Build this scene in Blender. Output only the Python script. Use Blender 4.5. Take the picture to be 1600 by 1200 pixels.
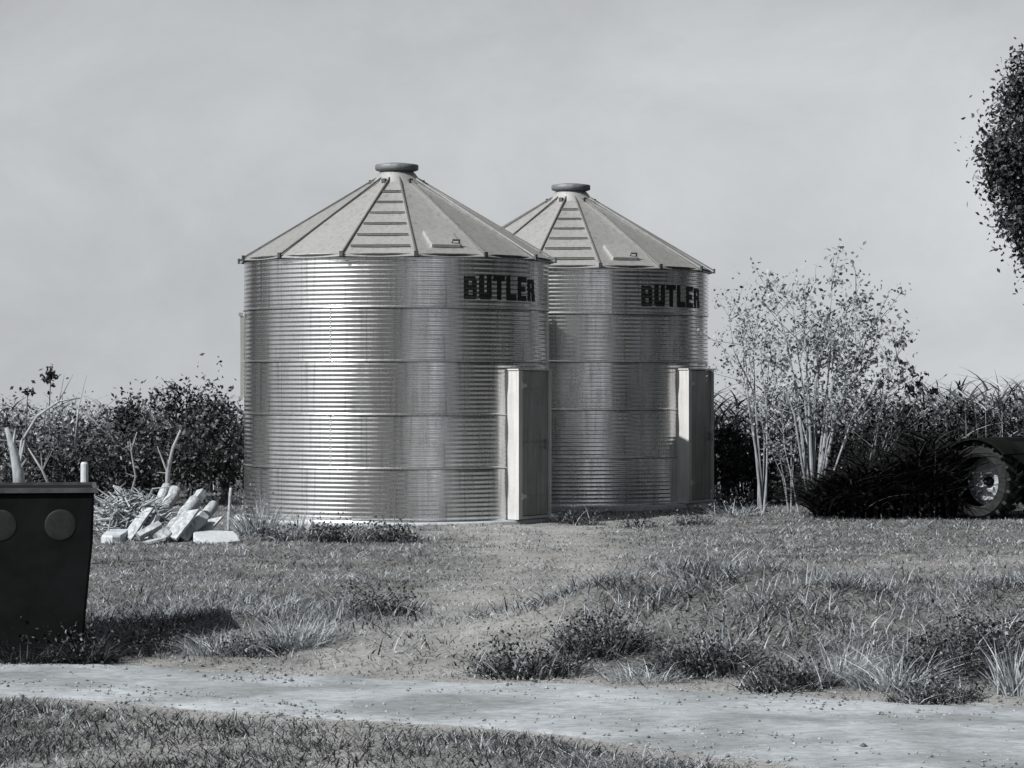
import bpy, math, random
import numpy as np
from mathutils import Vector, Matrix
R_ = math.radians
random.seed(7); RNG = np.random.default_rng(11)
S = bpy.context.scene
COL = S.collection
for o in list(bpy.data.objects): bpy.data.objects.remove(o)

# ------------------------------------------------------------------ camera, sky, sun, exposure
EYE = 1.95; F = 4309.0                      # eye height, focal length in pixels of the 1600 px wide photograph
cd = bpy.data.cameras.new('camera'); cam = bpy.data.objects.new('camera', cd); COL.objects.link(cam)
cam.location = (0, 0, EYE); cam.rotation_euler = (R_(90), 0, 0)
cd.sensor_width = 36; cd.lens = F / 1600 * 36; cd.clip_start = .1; cd.clip_end = 6000
S.camera = cam
S.render.resolution_x = 1024; S.render.resolution_y = 768
SUN_AZ, SUN_EL = -51.0, 41.0                # degrees: azimuth from -Y (towards camera), negative = left
sdir = Vector((math.sin(R_(SUN_AZ)) * math.cos(R_(SUN_EL)), -math.cos(R_(SUN_AZ)) * math.cos(R_(SUN_EL)), math.sin(R_(SUN_EL))))
ld = bpy.data.lights.new('sun', 'SUN'); sun = bpy.data.objects.new('sun', ld); COL.objects.link(sun)
ld.energy = 3.9; ld.angle = R_(.6); ld.color = (1, .985, .95)
sun.rotation_euler = sdir.to_track_quat('Z', 'Y').to_euler(); sun.location = (-20, -10, 30)
W = bpy.data.worlds.new('World'); S.world = W; W.use_nodes = True
nt = W.node_tree; N = nt.nodes; L = nt.links; N.clear()
def wn(t, **k):
    n = N.new(t)
    for a, b in k.items(): setattr(n, a, b)
    return n
tc = wn('ShaderNodeTexCoord'); sp = wn('ShaderNodeSeparateXYZ'); mx = wn('ShaderNodeMath', operation='MAXIMUM'); mx.inputs[1].default_value = .05
cb = wn('ShaderNodeCombineXYZ'); sky = wn('ShaderNodeTexSky', sky_type='NISHITA'); sky.sun_disc = False
sky.sun_elevation = R_(SUN_EL); sky.sun_rotation = math.atan2(sdir.x, sdir.y); sky.dust_density = 1.3; sky.air_density = 1.0
L.new(tc.outputs['Generated'], sp.inputs[0]); L.new(sp.outputs[2], mx.inputs[0])
L.new(sp.outputs[0], cb.inputs[0]); L.new(sp.outputs[1], cb.inputs[1]); L.new(mx.outputs[0], cb.inputs[2]); L.new(cb.outputs[0], sky.inputs[0])
bw = wn('ShaderNodeRGBToBW'); L.new(sky.outputs[0], bw.inputs[0])
no = wn('ShaderNodeTexNoise'); no.inputs['Scale'].default_value = 9; no.inputs['Detail'].default_value = 9; no.inputs['Roughness'].default_value = .62; no.inputs['Distortion'].default_value = .4
mp = wn('ShaderNodeMapping'); mp.inputs['Scale'].default_value = (1, 1, 1.5); L.new(tc.outputs['Generated'], mp.inputs[0]); L.new(mp.outputs[0], no.inputs['Vector'])
mr = wn('ShaderNodeMapRange'); mr.inputs[1].default_value = .3; mr.inputs[2].default_value = .7; mr.inputs[3].default_value = .86; mr.inputs[4].default_value = 1.08
L.new(no.outputs[0], mr.inputs[0])
mu = wn('ShaderNodeMath', operation='MULTIPLY'); L.new(bw.outputs[0], mu.inputs[0]); L.new(mr.outputs[0], mu.inputs[1])
tn = wn('ShaderNodeMix', data_type='RGBA', blend_type='MULTIPLY'); tn.inputs[0].default_value = 1
L.new(mu.outputs[0], tn.inputs[6]); tn.inputs[7].default_value = (.945, .975, 1.01, 1)
bg = wn('ShaderNodeBackground'); bg.inputs[1].default_value = .074; L.new(tn.outputs[2], bg.inputs[0])
wo = wn('ShaderNodeOutputWorld'); L.new(bg.outputs[0], wo.inputs[0])
S.view_settings.view_transform = 'Standard'; S.view_settings.look = 'None'; S.view_settings.gamma = 1; S.view_settings.exposure = 0.76

# ------------------------------------------------------------------ helpers
def px(u, Y): return (u - 800) / F * Y
def pz(v, Y): return EYE - (v - 600) / F * Y
def fbm(x, y, s=1.0, seed=0):
    r = 0
    for k, (a, f) in enumerate([(1, 1), (.55, 2.1), (.3, 4.3), (.18, 8.7)]):
        p = seed * 1.7 + k * 2.3
        r = r + a * (np.sin(x * f * s + 1.3 * np.sin(y * f * s * .8 + p) + p) * np.cos(y * f * s * 1.1 - .9 * np.sin(x * f * s * .7 - p) + 2 * p))
    return r / 2.03
def sm(a, b, x): t = np.clip((x - a) / (b - a), 0, 1); return t * t * (3 - 2 * t)
def road_far(x): return 19.5 - .37 * x + .12 * np.sin(x * 1.7) + .06 * np.sin(x * 4.1 + 1)
def road_near(x): return 16.35 - .56 * x - .45 * np.maximum(x, 0) + .1 * np.sin(x * 2.3 + 2)
def ground_h(x, y):
    x = np.asarray(x, float); y = np.asarray(y, float)
    rf = road_far(x)
    z = .035 * fbm(x, y, .9, 3) * sm(rf, rf + 2, y) + .012 * fbm(x, y, 5, 5)
    z = z - .14 * (1 - sm(rf - .3, rf + 1.6, y))
    z = z + .40 * np.exp(-((y - rf - 2.4 - .25 * x) / 1.35) ** 2) * sm(-.8, 1.2, x) * (1 + .35 * fbm(x, y, 2.2, 9))
    z = z + .10 * np.exp(-((y - rf - 2.2) / 1.3) ** 2) * (1 - sm(-2.2, .2, x)) * sm(-3.0, -2.2, x) * (1 + .35 * fbm(x, y, 2.2, 4))
    z = z - .03 * sm(58, 90, y) * 1.0 - np.maximum(y - 62, 0) * .02
    return z
def gh(x, y): return float(ground_h(x, y))
def wear(x, y):                                  # 1 = trodden pale track, 0 = grown grass
    # field track that leaves the road and runs up to the bins
    cx = np.interp(y, [17, 20, 22, 25, 29, 33, 37, 41], [-1.4, -.85, -.45, -.05, .45, .45, .2, 1.2])
    wd = np.interp(y, [17, 19.5, 22, 25, 29, 33, 37, 41], [1.6, 1.1, .85, .9, 1.0, 1.1, 1.3, 1.6])
    a = 1.0 * np.exp(-((x - cx) / wd) ** 2) * sm(46, 38, y) * (1 - .35 * np.exp(-((x - cx) / .3) ** 2))
    b = .55 * np.exp(-((y - 27 - .9 * (x - 2)) / 2.2) ** 2) * sm(.5, 2, x)
    rf, rn = road_far(x), road_near(x); e = .35 * fbm(x, y, 3.1, 12)
    c = sm(rf + .45 + e, rf - .3 + e, y) * sm(rn - .6 + e, rn + .2 + e, y)
    return np.clip(np.maximum(np.maximum(a, b) + .25 * fbm(x, y, 1.6, 2), c), 0, 1)

def mesh_np(name, V, Fs, smooth=False):
    V = np.asarray(V, np.float32); me = bpy.data.meshes.new(name)
    if not isinstance(Fs, list) or (len(Fs) and np.ndim(Fs[0]) == 1): Fs = [np.array(Fs)]
    Fs = [np.asarray(f, np.int32) for f in Fs if len(f)]
    me.vertices.add(len(V)); me.vertices.foreach_set('co', V.ravel())
    loops = np.concatenate([f.ravel() for f in Fs]); tot = np.concatenate([np.full(len(f), f.shape[1], np.int32) for f in Fs])
    st = np.concatenate([[0], np.cumsum(tot)[:-1]]).astype(np.int32)
    me.loops.add(len(loops)); me.loops.foreach_set('vertex_index', loops)
    me.polygons.add(len(tot)); me.polygons.foreach_set('loop_start', st); me.polygons.foreach_set('loop_total', tot)
    me.polygons.foreach_set('use_smooth', np.full(len(tot), smooth))
    me.update(calc_edges=True); me.validate()
    return me
def link(name, me, m, parent=None, loc=None, rot=None):
    o = bpy.data.objects.new(name, me); COL.objects.link(o)
    if m is not None and me is not None and not me.materials: me.materials.append(m)
    if parent: o.parent = parent
    if loc is not None: o.location = loc
    if rot is not None: o.rotation_euler = rot
    return o
def tag(o, label=None, cat=None, group=None, kind=None):
    for k, v in (('label', label), ('category', cat), ('group', group), ('kind', kind)):
        if v: o[k] = v
    return o
def thing(name, label, cat, loc, rz=0, group=None):
    o = bpy.data.objects.new(name, None); COL.objects.link(o); o.location = loc; o.rotation_euler = (0, 0, rz)
    o.empty_display_size = .2
    return tag(o, label, cat, group)
class MB:
    """collects simple shapes as ONE mesh"""
    def __init__(s): s.V = []; s.Q = []; s.T = []; s.P = []; s.n = 0
    def add(s, V, Q=(), T=()):
        V = np.asarray(V, float).reshape(-1, 3)
        if len(Q): s.Q.append(np.asarray(Q, int) + s.n)
        if len(T): s.T.append(np.asarray(T, int) + s.n)
        s.V.append(V); s.n += len(V)
    def box(s, c, d, M=None, taper=1.0, tapy=None):
        tapy = taper if tapy is None else tapy
        V = []
        for z in (-.5, .5):
            tx, ty = (taper, tapy) if z > 0 else (1, 1)
            for x, y in ((-.5, -.5), (.5, -.5), (.5, .5), (-.5, .5)): V.append((x * d[0] * tx, y * d[1] * ty, z * d[2]))
        V = np.array(V)
        if M is not None: V = V @ np.array(M.to_3x3()).T
        s.add(V + np.array(c), [(0, 3, 2, 1), (4, 5, 6, 7), (0, 1, 5, 4), (1, 2, 6, 5), (2, 3, 7, 6), (3, 0, 4, 7)])
    def tube(s, P, r, n=7, cap=True):
        P = [Vector(p) for p in P]; r = r if hasattr(r, '__len__') else [r] * len(P)
        V = []; k = len(P); up = Vector((.13, .2, 1))
        for i, p in enumerate(P):
            t = (P[min(i + 1, k - 1)] - P[max(i - 1, 0)]).normalized()
            a = t.cross(up); a = a.normalized() if a.length > .05 else t.cross(Vector((1, 0, 0))).normalized()
            b = t.cross(a)
            for j in range(n):
                w = 2 * math.pi * j / n; V.append(p + (a * math.cos(w) + b * math.sin(w)) * r[i])
        Q = [(i * n + j, i * n + (j + 1) % n, (i + 1) * n + (j + 1) % n, (i + 1) * n + j) for i in range(k - 1) for j in range(n)]
        T = []
        if cap:
            V += [P[0], P[-1]]; c0 = k * n
            for j in range(n): T.append((c0, (j + 1) % n, j)); T.append((c0 + 1, (k - 1) * n + j, (k - 1) * n + (j + 1) % n))
        s.add([tuple(v) for v in V], Q, T)
    def lathe(s, prof, n=32, M=None):
        V = [(r * math.cos(2 * math.pi * j / n), r * math.sin(2 * math.pi * j / n), z) for r, z in prof for j in range(n)]
        V = np.array(V)
        if M is not None: V = V @ np.array(M.to_3x3()).T + np.array(M.translation)
        Q = [(i * n + j, i * n + (j + 1) % n, (i + 1) * n + (j + 1) % n, (i + 1) * n + j) for i in range(len(prof) - 1) for j in range(n)]
        s.add(V, Q)
    def mesh(s, name, smooth=False):
        Fs = []
        if s.Q: Fs.append(np.concatenate(s.Q))
        if s.T: Fs.append(np.concatenate(s.T))
        return mesh_np(name, np.concatenate(s.V), Fs, smooth)
    def obj(s, name, m, parent=None, smooth=False, loc=None, rot=None): return link(name, s.mesh(name, smooth), m, parent, loc, rot)

# ------------------------------------------------------------------ materials (all neutral: the place is known only from a black and white print)
def new_mat(name):
    m = bpy.data.materials.new(name); m.use_nodes = True; t = m.node_tree; b = t.nodes['Principled BSDF']
    return m, t, b
def g3(v, c=0.07): return (v * (1 - c), v, v * (1 + c), 1)
def mottled(name, lo, hi, scale=6, rough=.8, metal=0, bump=.15, spec=.3, stretch=(1, 1, 1), detail=6, coords='Object'):
    m, t, b = new_mat(name); n = t.nodes; l = t.links
    c = n.new('ShaderNodeTexCoord'); mp = n.new('ShaderNodeMapping'); mp.inputs['Scale'].default_value = stretch
    x = n.new('ShaderNodeTexNoise'); x.inputs['Scale'].default_value = scale; x.inputs['Detail'].default_value = detail; x.inputs['Roughness'].default_value = .65
    r = n.new('ShaderNodeValToRGB'); r.color_ramp.elements[0].position = .3; r.color_ramp.elements[1].position = .7
    r.color_ramp.elements[0].color = g3(lo); r.color_ramp.elements[1].color = g3(hi)
    l.new(c.outputs[coords], mp.inputs[0]); l.new(mp.outputs[0], x.inputs['Vector']); l.new(x.outputs[0], r.inputs[0]); l.new(r.outputs[0], b.inputs['Base Color'])
    b.inputs['Roughness'].default_value = rough; b.inputs['Metallic'].default_value = metal; b.inputs['Specular IOR Level'].default_value = spec
    if bump:
        bp = n.new('ShaderNodeBump'); bp.inputs['Strength'].default_value = bump; bp.inputs['Distance'].default_value = .02
        l.new(x.outputs[0], bp.inputs['Height']); l.new(bp.outputs[0], b.inputs['Normal'])
    return m
def leafy(name, stops, transl=.25, rough=.6):
    """colour differs from blade to blade / leaf to leaf"""
    m, t, b = new_mat(name); n = t.nodes; l = t.links
    g = n.new('ShaderNodeNewGeometry'); r = n.new('ShaderNodeValToRGB'); e = r.color_ramp.elements
    e[0].position = stops[0][0]; e[0].color = g3(stops[0][1]); e[1].position = stops[-1][0]; e[1].color = g3(stops[-1][1])
    for p, v in stops[1:-1]: q = e.new(p); q.color = g3(v)
    l.new(g.outputs['Random Per Island'], r.inputs[0]); l.new(r.outputs[0], b.inputs['Base Color'])
    b.inputs['Roughness'].default_value = rough; b.inputs['Specular IOR Level'].default_value = .25
    tr = n.new('ShaderNodeBsdfTranslucent'); mxs = n.new('ShaderNodeMixShader'); mxs.inputs[0].default_value = transl
    l.new(r.outputs[0], tr.inputs[0]); l.new(b.outputs[0], mxs.inputs[1]); l.new(tr.outputs[0], mxs.inputs[2]); l.new(mxs.outputs[0], n['Material Output'].inputs[0])
    return m
def patchy(m, scale, lo, hi):
    t = m.node_tree; n = t.nodes; l = t.links; b = n['Principled BSDF']; r = b.inputs['Base Color'].links[0].from_socket
    c = n.new('ShaderNodeTexCoord'); x = n.new('ShaderNodeTexNoise'); x.inputs['Scale'].default_value = scale; x.inputs['Detail'].default_value = 6; l.new(c.outputs['Object'], x.inputs['Vector'])
    q = n.new('ShaderNodeMapRange'); q.inputs[1].default_value = .38; q.inputs[2].default_value = .62; q.inputs[3].default_value = lo; q.inputs[4].default_value = hi; l.new(x.outputs[0], q.inputs[0])
    k = n.new('ShaderNodeMix'); k.data_type = 'RGBA'; k.blend_type = 'MULTIPLY'; k.inputs[0].default_value = 1; l.new(r, k.inputs[6]); l.new(q.outputs[0], k.inputs[7])
    for y in n:
        if y.type == 'BSDF_TRANSLUCENT': l.new(k.outputs[2], y.inputs[0])
    l.new(k.outputs[2], b.inputs['Base Color'])
def galvanised(name, lo, hi, rough, metal=1.0, streak=True):
    m, t, b = new_mat(name); n = t.nodes; l = t.links
    c = n.new('ShaderNodeTexCoord')
    a = n.new('ShaderNodeTexNoise'); a.inputs['Scale'].default_value = 2.2; a.inputs['Detail'].default_value = 7; a.inputs['Roughness'].default_value = .7
    mp = n.new('ShaderNodeMapping'); mp.inputs['Scale'].default_value = (5, 5, .5) if streak else (3, 3, 3); l.new(c.outputs['Object'], mp.inputs[0])
    s = n.new('ShaderNodeTexNoise'); s.inputs['Scale'].default_value = 2.5; s.inputs['Detail'].default_value = 6; l.new(mp.outputs[0], s.inputs['Vector'])
    v = n.new('ShaderNodeTexVoronoi'); v.inputs['Scale'].default_value = 45
    l.new(c.outputs['Object'], a.inputs['Vector']); l.new(c.outputs['Object'], v.inputs['Vector'])
    ad = n.new('ShaderNodeMath'); ad.operation = 'ADD'; l.new(a.outputs[0], ad.inputs[0]); l.new(s.outputs[0], ad.inputs[1])
    vm = n.new('ShaderNodeMath'); vm.operation = 'MULTIPLY_ADD'; vm.inputs[1].default_value = .12; l.new(v.outputs['Color'], vm.inputs[0]); l.new(ad.outputs[0], vm.inputs[2])
    r = n.new('ShaderNodeMapRange'); r.inputs[1].default_value = .75; r.inputs[2].default_value = 1.35; r.inputs[3].default_value = lo; r.inputs[4].default_value = hi
    oi = n.new('ShaderNodeObjectInfo'); om = n.new('ShaderNodeMapRange'); om.inputs[3].default_value = .86; om.inputs[4].default_value = 1.08; l.new(oi.outputs['Random'], om.inputs[0])
    mp2 = n.new('ShaderNodeMapping'); mp2.inputs['Scale'].default_value = (9, 9, .25); l.new(c.outputs['Object'], mp2.inputs[0])
    s2 = n.new('ShaderNodeTexNoise'); s2.inputs['Scale'].default_value = 2; s2.inputs['Detail'].default_value = 4; l.new(mp2.outputs[0], s2.inputs['Vector'])
    sr = n.new('ShaderNodeMapRange'); sr.inputs[1].default_value = .56; sr.inputs[2].default_value = .72; sr.inputs[3].default_value = 1; sr.inputs[4].default_value = .72; l.new(s2.outputs[0], sr.inputs[0])
    m1 = n.new('ShaderNodeMath'); m1.operation = 'MULTIPLY'; l.new(om.outputs[0], m1.inputs[0]); l.new(sr.outputs[0], m1.inputs[1])
    m2 = n.new('ShaderNodeMath'); m2.operation = 'MULTIPLY'; l.new(m1.outputs[0], m2.inputs[0]); l.new(r.outputs[0], m2.inputs[1])
    l.new(vm.outputs[0], r.inputs[0]); l.new(m2.outputs[0], b.inputs['Base Color'])
    rr = n.new('ShaderNodeMapRange'); rr.inputs[1].default_value = .7; rr.inputs[2].default_value = 1.4; rr.inputs[3].default_value = rough + .08; rr.inputs[4].default_value = rough - .06
    l.new(ad.outputs[0], rr.inputs[0]); l.new(rr.outputs[0], b.inputs['Roughness']); b.inputs['Metallic'].default_value = metal
    return m
M_wall = galvanised('galvanised_wall', .52, .82, .23)
M_roof = galvanised('galvanised_roof', .32, .46, .5, .6)
M_door = galvanised('galvanised_door', .22, .34, .5, .5)
M_frame = galvanised('galvanised_frame', .4, .55, .55, .25)
M_dark = mottled('dark_metal', .035, .09, 9, .55, .4)
M_cap = mottled('weathered_cap', .1, .2, 9, .6, .3)
M_paint = mottled('black_lettering_paint', .006, .018, 30, .55, 0, .0)
M_conc = mottled('concrete', .3, .42, 5, .9)
M_black = mottled('dull_black_steel', .003, .008, 4, .85, 0, .1, .08)
M_dusty = mottled('dusty_disc', .003, .014, 14, .7, 0, .1)
M_rubber = mottled('tyre_rubber', .004, .022, 12, .8)
M_rim = mottled('pale_rim_paint', .2, .48, 18, .6)
M_white = mottled('white_paint', .34, .5, 20, .6)
M_bark = mottled('pale_bark', .14, .34, 14, .85, 0, .4, stretch=(1, 1, .3))
M_barkd = mottled('dark_bark', .04, .12, 14, .9, 0, .4, stretch=(1, 1, .3))
M_log = mottled('cut_wood', .16, .5, 12, .85, 0, .8, stretch=(1.5, 1.5, .8))
M_logend = mottled('log_end', .14, .3, 25, .8)
M_dirt = None
def ground_mat():
    m, t, b = new_mat('earth_and_turf'); n = t.nodes; l = t.links
    at = n.new('ShaderNodeAttribute'); at.attribute_name = 'wear'
    c = n.new('ShaderNodeTexCoord')
    a = n.new('ShaderNodeTexNoise'); a.inputs['Scale'].default_value = 2.2; a.inputs['Detail'].default_value = 9; a.inputs['Roughness'].default_value = .75; l.new(c.outputs['Object'], a.inputs['Vector'])
    f = n.new('ShaderNodeTexNoise'); f.inputs['Scale'].default_value = 22; f.inputs['Detail'].default_value = 5; l.new(c.outputs['Object'], f.inputs['Vector'])
    mm = n.new('ShaderNodeMath'); mm.operation = 'MULTIPLY_ADD'; mm.inputs[1].default_value = .5; l.new(f.outputs[0], mm.inputs[0]); l.new(a.outputs[0], mm.inputs[2])
    r1 = n.new('ShaderNodeMapRange'); r1.inputs[1].default_value = .55; r1.inputs[2].default_value = .95; r1.inputs[3].default_value = .05; r1.inputs[4].default_value = .18; l.new(mm.outputs[0], r1.inputs[0])
    r2 = n.new('ShaderNodeMapRange'); r2.inputs[1].default_value = .55; r2.inputs[2].default_value = .95; r2.inputs[3].default_value = .17; r2.inputs[4].default_value = .31; l.new(mm.outputs[0], r2.inputs[0])
    mx = n.new('ShaderNodeMix'); l.new(at.outputs['Fac'], mx.inputs[0]); l.new(r1.outputs[0], mx.inputs[2]); l.new(r2.outputs[0], mx.inputs[3]); l.new(mx.outputs[0], b.inputs['Base Color'])
    b.inputs['Roughness'].default_value = .95; b.inputs['Specular IOR Level'].default_value = .1
    bp = n.new('ShaderNodeBump'); bp.inputs['Strength'].default_value = .6; bp.inputs['Distance'].default_value = .04; l.new(mm.outputs[0], bp.inputs['Height']); l.new(bp.outputs[0], b.inputs['Normal'])
    return m
M_ground = ground_mat()
M_road = mottled('pale_dirt_road', .2, .36, 13, .95, 0, .6, .1, stretch=(.8, 1.2, 1), detail=15)
M_lawn = leafy('lawn_blades', [(0, .035), (.45, .16), (1, .42)])
M_dry = leafy('dry_grass', [(0, .08), (.4, .27), (1, .6)], .3)
M_weed = leafy('dark_weed', [(0, .008), (.6, .03), (.9, .1), (1, .25)], .1)
M_leafd = leafy('dark_leaves', [(0, .008), (.55, .025), (.85, .08), (1, .22)], .12)
M_leafm = leafy('mid_leaves', [(0, .02), (.5, .09), (.85, .25), (1, .45)], .25)
M_leafp = leafy('pale_leaves', [(0, .05), (.3, .15), (.6, .3), (1, .5)], .35)
M_shade_leaf = leafy('shade_black_leaves', [(0, .002), (.85, .007), (1, .05)], .02, .9)  # near-black leaves: the shade on the growth is put into their colour
M_stone = leafy('stones', [(0, .06), (1, .3)], .0, .9)
patchy(M_lawn, 1.3, .55, 1.35)
patchy(M_road, 1.1, .72, 1.2)
M_cane = leafy('cane_leaves', [(0, .02), (.5, .09), (1, .4)], .2)

# ------------------------------------------------------------------ ground, road
def grid(x0, x1, y0, y1, nx, ny, name, h=ground_h, dz=0):
    xs = np.linspace(x0, x1, nx); ys = np.linspace(y0, y1, ny); X, Y = np.meshgrid(xs, ys)
    V = np.stack([X, Y, h(X, Y) + dz], -1).reshape(-1, 3)
    i = np.arange(ny - 1)[:, None] * nx + np.arange(nx - 1)[None]
    Q = np.stack([i, i + 1, i + nx + 1, i + nx], -1).reshape(-1, 4)
    return V, Q
def warp_grid(name):
    xs = np.concatenate([-np.geomspace(2500, 14, 26), np.linspace(-13.7, 13.7, 200), np.geomspace(14, 2500, 26)])
    ys = np.concatenate([-np.geomspace(2500, 12, 22), np.linspace(-10, 12, 30), np.linspace(12.3, 52, 330), np.geomspace(53, 3500, 40)])
    X, Y = np.meshgrid(xs, ys); nx, ny = len(xs), len(ys)
    V = np.stack([X, Y, ground_h(X, Y)], -1).reshape(-1, 3)
    i = np.arange(ny - 1)[:, None] * nx + np.arange(nx - 1)[None]
    me = mesh_np(name, V, np.stack([i, i + 1, i + nx + 1, i + nx], -1).reshape(-1, 4), True)
    a = me.attributes.new('wear', 'FLOAT', 'POINT'); a.data.foreach_set('value', wear(X, Y).ravel().astype(np.float32))
    return me
tag(link('ground', warp_grid('ground'), M_ground), kind='structure')
# dirt road: its own sheet above the ground, ragged edges, two shallow ruts
xs = np.linspace(-40, 40, 800); nv = 26
V = []
for x in xs:
    a, b = road_near(x), road_far(x)
    if b - a < 1.2: b = a + 1.2
    for k in range(nv):
        t = k / (nv - 1); y = a + (b - a) * t
        V.append((x, y, 0))
V = np.array(V); ty = np.tile(np.linspace(0, 1, nv), len(xs))
V[:, 1] += (ty > .99) * .12 * np.sin(V[:, 0] * 9) + (ty < .01) * .1 * np.sin(V[:, 0] * 7.3 + 1)
ed = np.minimum(ty, 1 - ty)
V[:, 2] = ground_h(V[:, 0], V[:, 1]) + .012 - .045 * np.clip(1 - ed / .12, 0, 1) + .014 * fbm(V[:, 0], V[:, 1], 3.3, 8) * (ed < .3) + .012 * np.exp(-((ty - .52) / .12) ** 2)
i = np.arange(len(xs) - 1)[:, None] * nv + np.arange(nv - 1)[None]
tag(link('dirt_road', mesh_np('dirt_road', V, np.stack([i, i + nv, i + nv + 1, i + 1], -1).reshape(-1, 4), True), M_road), kind='structure')

# ------------------------------------------------------------------ grass (uncountable)
def blades(P, H, lean, az, w, curve=.35, seg=3):
    """ribbons: P (n,3) roots, H heights, lean 0..1, az lean direction, w width"""
    n = len(P); lv = np.linspace(0, 1, seg + 1); d = np.stack([np.cos(az), np.sin(az), 0 * az], -1)
    fa = RNG.uniform(0, np.pi, n); s = np.stack([np.cos(fa), np.sin(fa), 0 * fa], -1)
    V = np.empty((n, seg + 1, 2, 3))
    for k, t in enumerate(lv):
        c = P + d * (H * (lean * t + curve * lean * t * t * 1.6))[:, None]; c = c.copy(); c[:, 2] += H * (t - .45 * lean * t * t)
        ww = (w * (1 - .92 * t ** 1.5))[:, None] * s / 2
        V[:, k, 0] = c - ww; V[:, k, 1] = c + ww
    b = (np.arange(n) * (seg + 1) * 2)[:, None] + np.arange(seg)[None] * 2
    Q = np.stack([b, b + 1, b + 3, b + 2], -1).reshape(-1, 4)
    return V.reshape(-1, 3), Q
def scatter_lawn():
    n = 330000
    Y = np.exp(RNG.uniform(math.log(13.5), math.log(56), n)); X = RNG.uniform(-1, 1, n) * (.26 * Y + 2.2)
    rf, rn = road_far(X), road_near(X)
    w = wear(X, Y)
    on_road = (Y > rn + .05 * np.sin(X * 19)) & (Y < rf + .1 * np.sin(X * 13))
    ed = np.minimum(rf - Y, Y - rn) + .25 * fbm(X, Y, 3.7, 14)
    keep = RNG.random(n) > np.where(on_road, .25 + .68 * sm(-.05, .7, ed) - .18 * (ed > .9), .74 * w)
    for cx, cy in BINXY: keep &= np.hypot(X - cx, Y - cy) > 2.34
    X, Y, w = X[keep], Y[keep], w[keep]; n = len(X)
    patch = np.clip(fbm(X, Y, 1.6, 21) * .8 + .5, 0, 1.4)
    near = (Y < road_near(X))
    H = (.025 + .05 * RNG.random(n) ** 2 + .10 * patch * RNG.random(n) ** 1.5) * (1 - .45 * w) * (1 + .3 * near)
    bank = np.exp(-((Y - road_far(X) - 2.2 - .2 * X) / 1.7) ** 2) * (1 - w)
    H = H * (1 + 1.0 * bank)
    H = H * np.where(on_road[keep], .55, 1) * .8
    P = np.stack([X, Y, ground_h(X, Y) - .004], -1)
    V, Q = blades(P, H, RNG.uniform(.2, 1.4, n), RNG.uniform(0, 2 * np.pi, n), .004 + .00028 * Y * RNG.uniform(.6, 1.5, n), seg=2)
    return V, Q
BIN1 = (px(620, 40), 40.0); BIN2 = (px(892, 44.5), 44.5); BINXY = (BIN1, BIN2)
V, Q = scatter_lawn()
tag(link('grass', mesh_np('grass', V, Q), M_lawn), 'short rough grass over the yard around both bins', 'grass', kind='stuff')

# ------------------------------------------------------------------ grain bin
RB = 2.2; PITCH = .0617; NP_ = 12; RH = PITCH * NP_; NR = 5; AMP = .0028; EAVE = RH * NR
def pol(r, a, z=0): return (r * math.sin(a), -r * math.cos(a), z)
def sheet_mesh(v, span=R_(72.8)):
    rows = NP_ * 8 + 1; cols = 33
    t = np.linspace(0, 1, cols); z = np.linspace(-.012, RH, rows); T, Z = np.meshgrid(t, z)
    a = T * span
    r = RB + AMP * np.cos(2 * np.pi * Z / PITCH) + .0045 * (1 - Z / RH) + .003 * T + .0035 * np.sin(a * (3 + v) + v * 2 + Z * 2.2) * np.sin(np.pi * T)
    r += np.where(Z < .004, .010, 0) - .012 * np.exp(-((Z - RH + .012) / .008) ** 2)
    V = np.stack([r * np.sin(a), -r * np.cos(a), Z], -1).reshape(-1, 3)
    i = np.arange(rows - 1)[:, None] * cols + np.arange(cols - 1)[None]
    return mesh_np('wall_sheet', V, np.stack([i, i + 1, i + cols + 1, i + cols], -1).reshape(-1, 4), True)
# painted lettering: every letter follows the corrugation, a paint film thick
def in_rects(u, v, rs): return any(a <= u <= c and b <= v <= d for a, b, c, d in rs)
GLY = {  # (u0,v0,u1,v1) unions, v up
 'B': ([(0, 0, .96, 1)], [(.34, .2, .66, .4), (.34, .6, .64, .8), (.9, 0, 1, .1), (.88, .9, 1, 1), (.9, .46, 1, .55)]),
 'U': ([(0, 0, .36, 1), (.64, 0, 1, 1), (0, 0, 1, .26)], [(0, 0, .1, .09), (.9, 0, 1, .09)]),
 'T': ([(0, .76, 1, 1), (.32, 0, .68, 1)], []),
 'L': ([(0, 0, .38, 1), (0, 0, 1, .25)], []),
 'E': ([(0, 0, .38, 1), (0, 0, 1, .22), (0, .78, 1, 1), (0, .39, .85, .61)], []),
 'R': ([(0, 0, .36, 1), (0, .4, .92, 1), (.6, 0, 1, .45)], [(.36, .6, .62, .8), (.88, .9, 1, 1), (.36, 0, .6, .4), (.88, .4, 1, .46)]),
}
def letter_mesh(ch, a0, a1, z0, z1):
    na = max(14, int((a1 - a0) * RB / .009)); zs = np.arange(z0, z1 + .004, PITCH / 9); pos, neg = GLY[ch]
    V = []; idx = {}; Q = []
    def vid(i, j):
        if (i, j) not in idx:
            a = a0 + (a1 - a0) * i / na; z = zs[j]; zl = (z - .05) % RH
            r = RB + AMP * math.cos(2 * math.pi * zl / PITCH) + .0045 * (1 - zl / RH) + .0105
            idx[(i, j)] = len(V); V.append(pol(r, a, z))
        return idx[(i, j)]
    for i in range(na):
        for j in range(len(zs) - 1):
            u = (i + .5) / na; v = (j + .5) / (len(zs) - 1)
            if in_rects(u, v, pos) and not in_rects(u, v, neg): Q.append((vid(i, j), vid(i + 1, j), vid(i + 1, j + 1), vid(i, j + 1)))
    return mesh_np('letter', V, Q, True)
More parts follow.
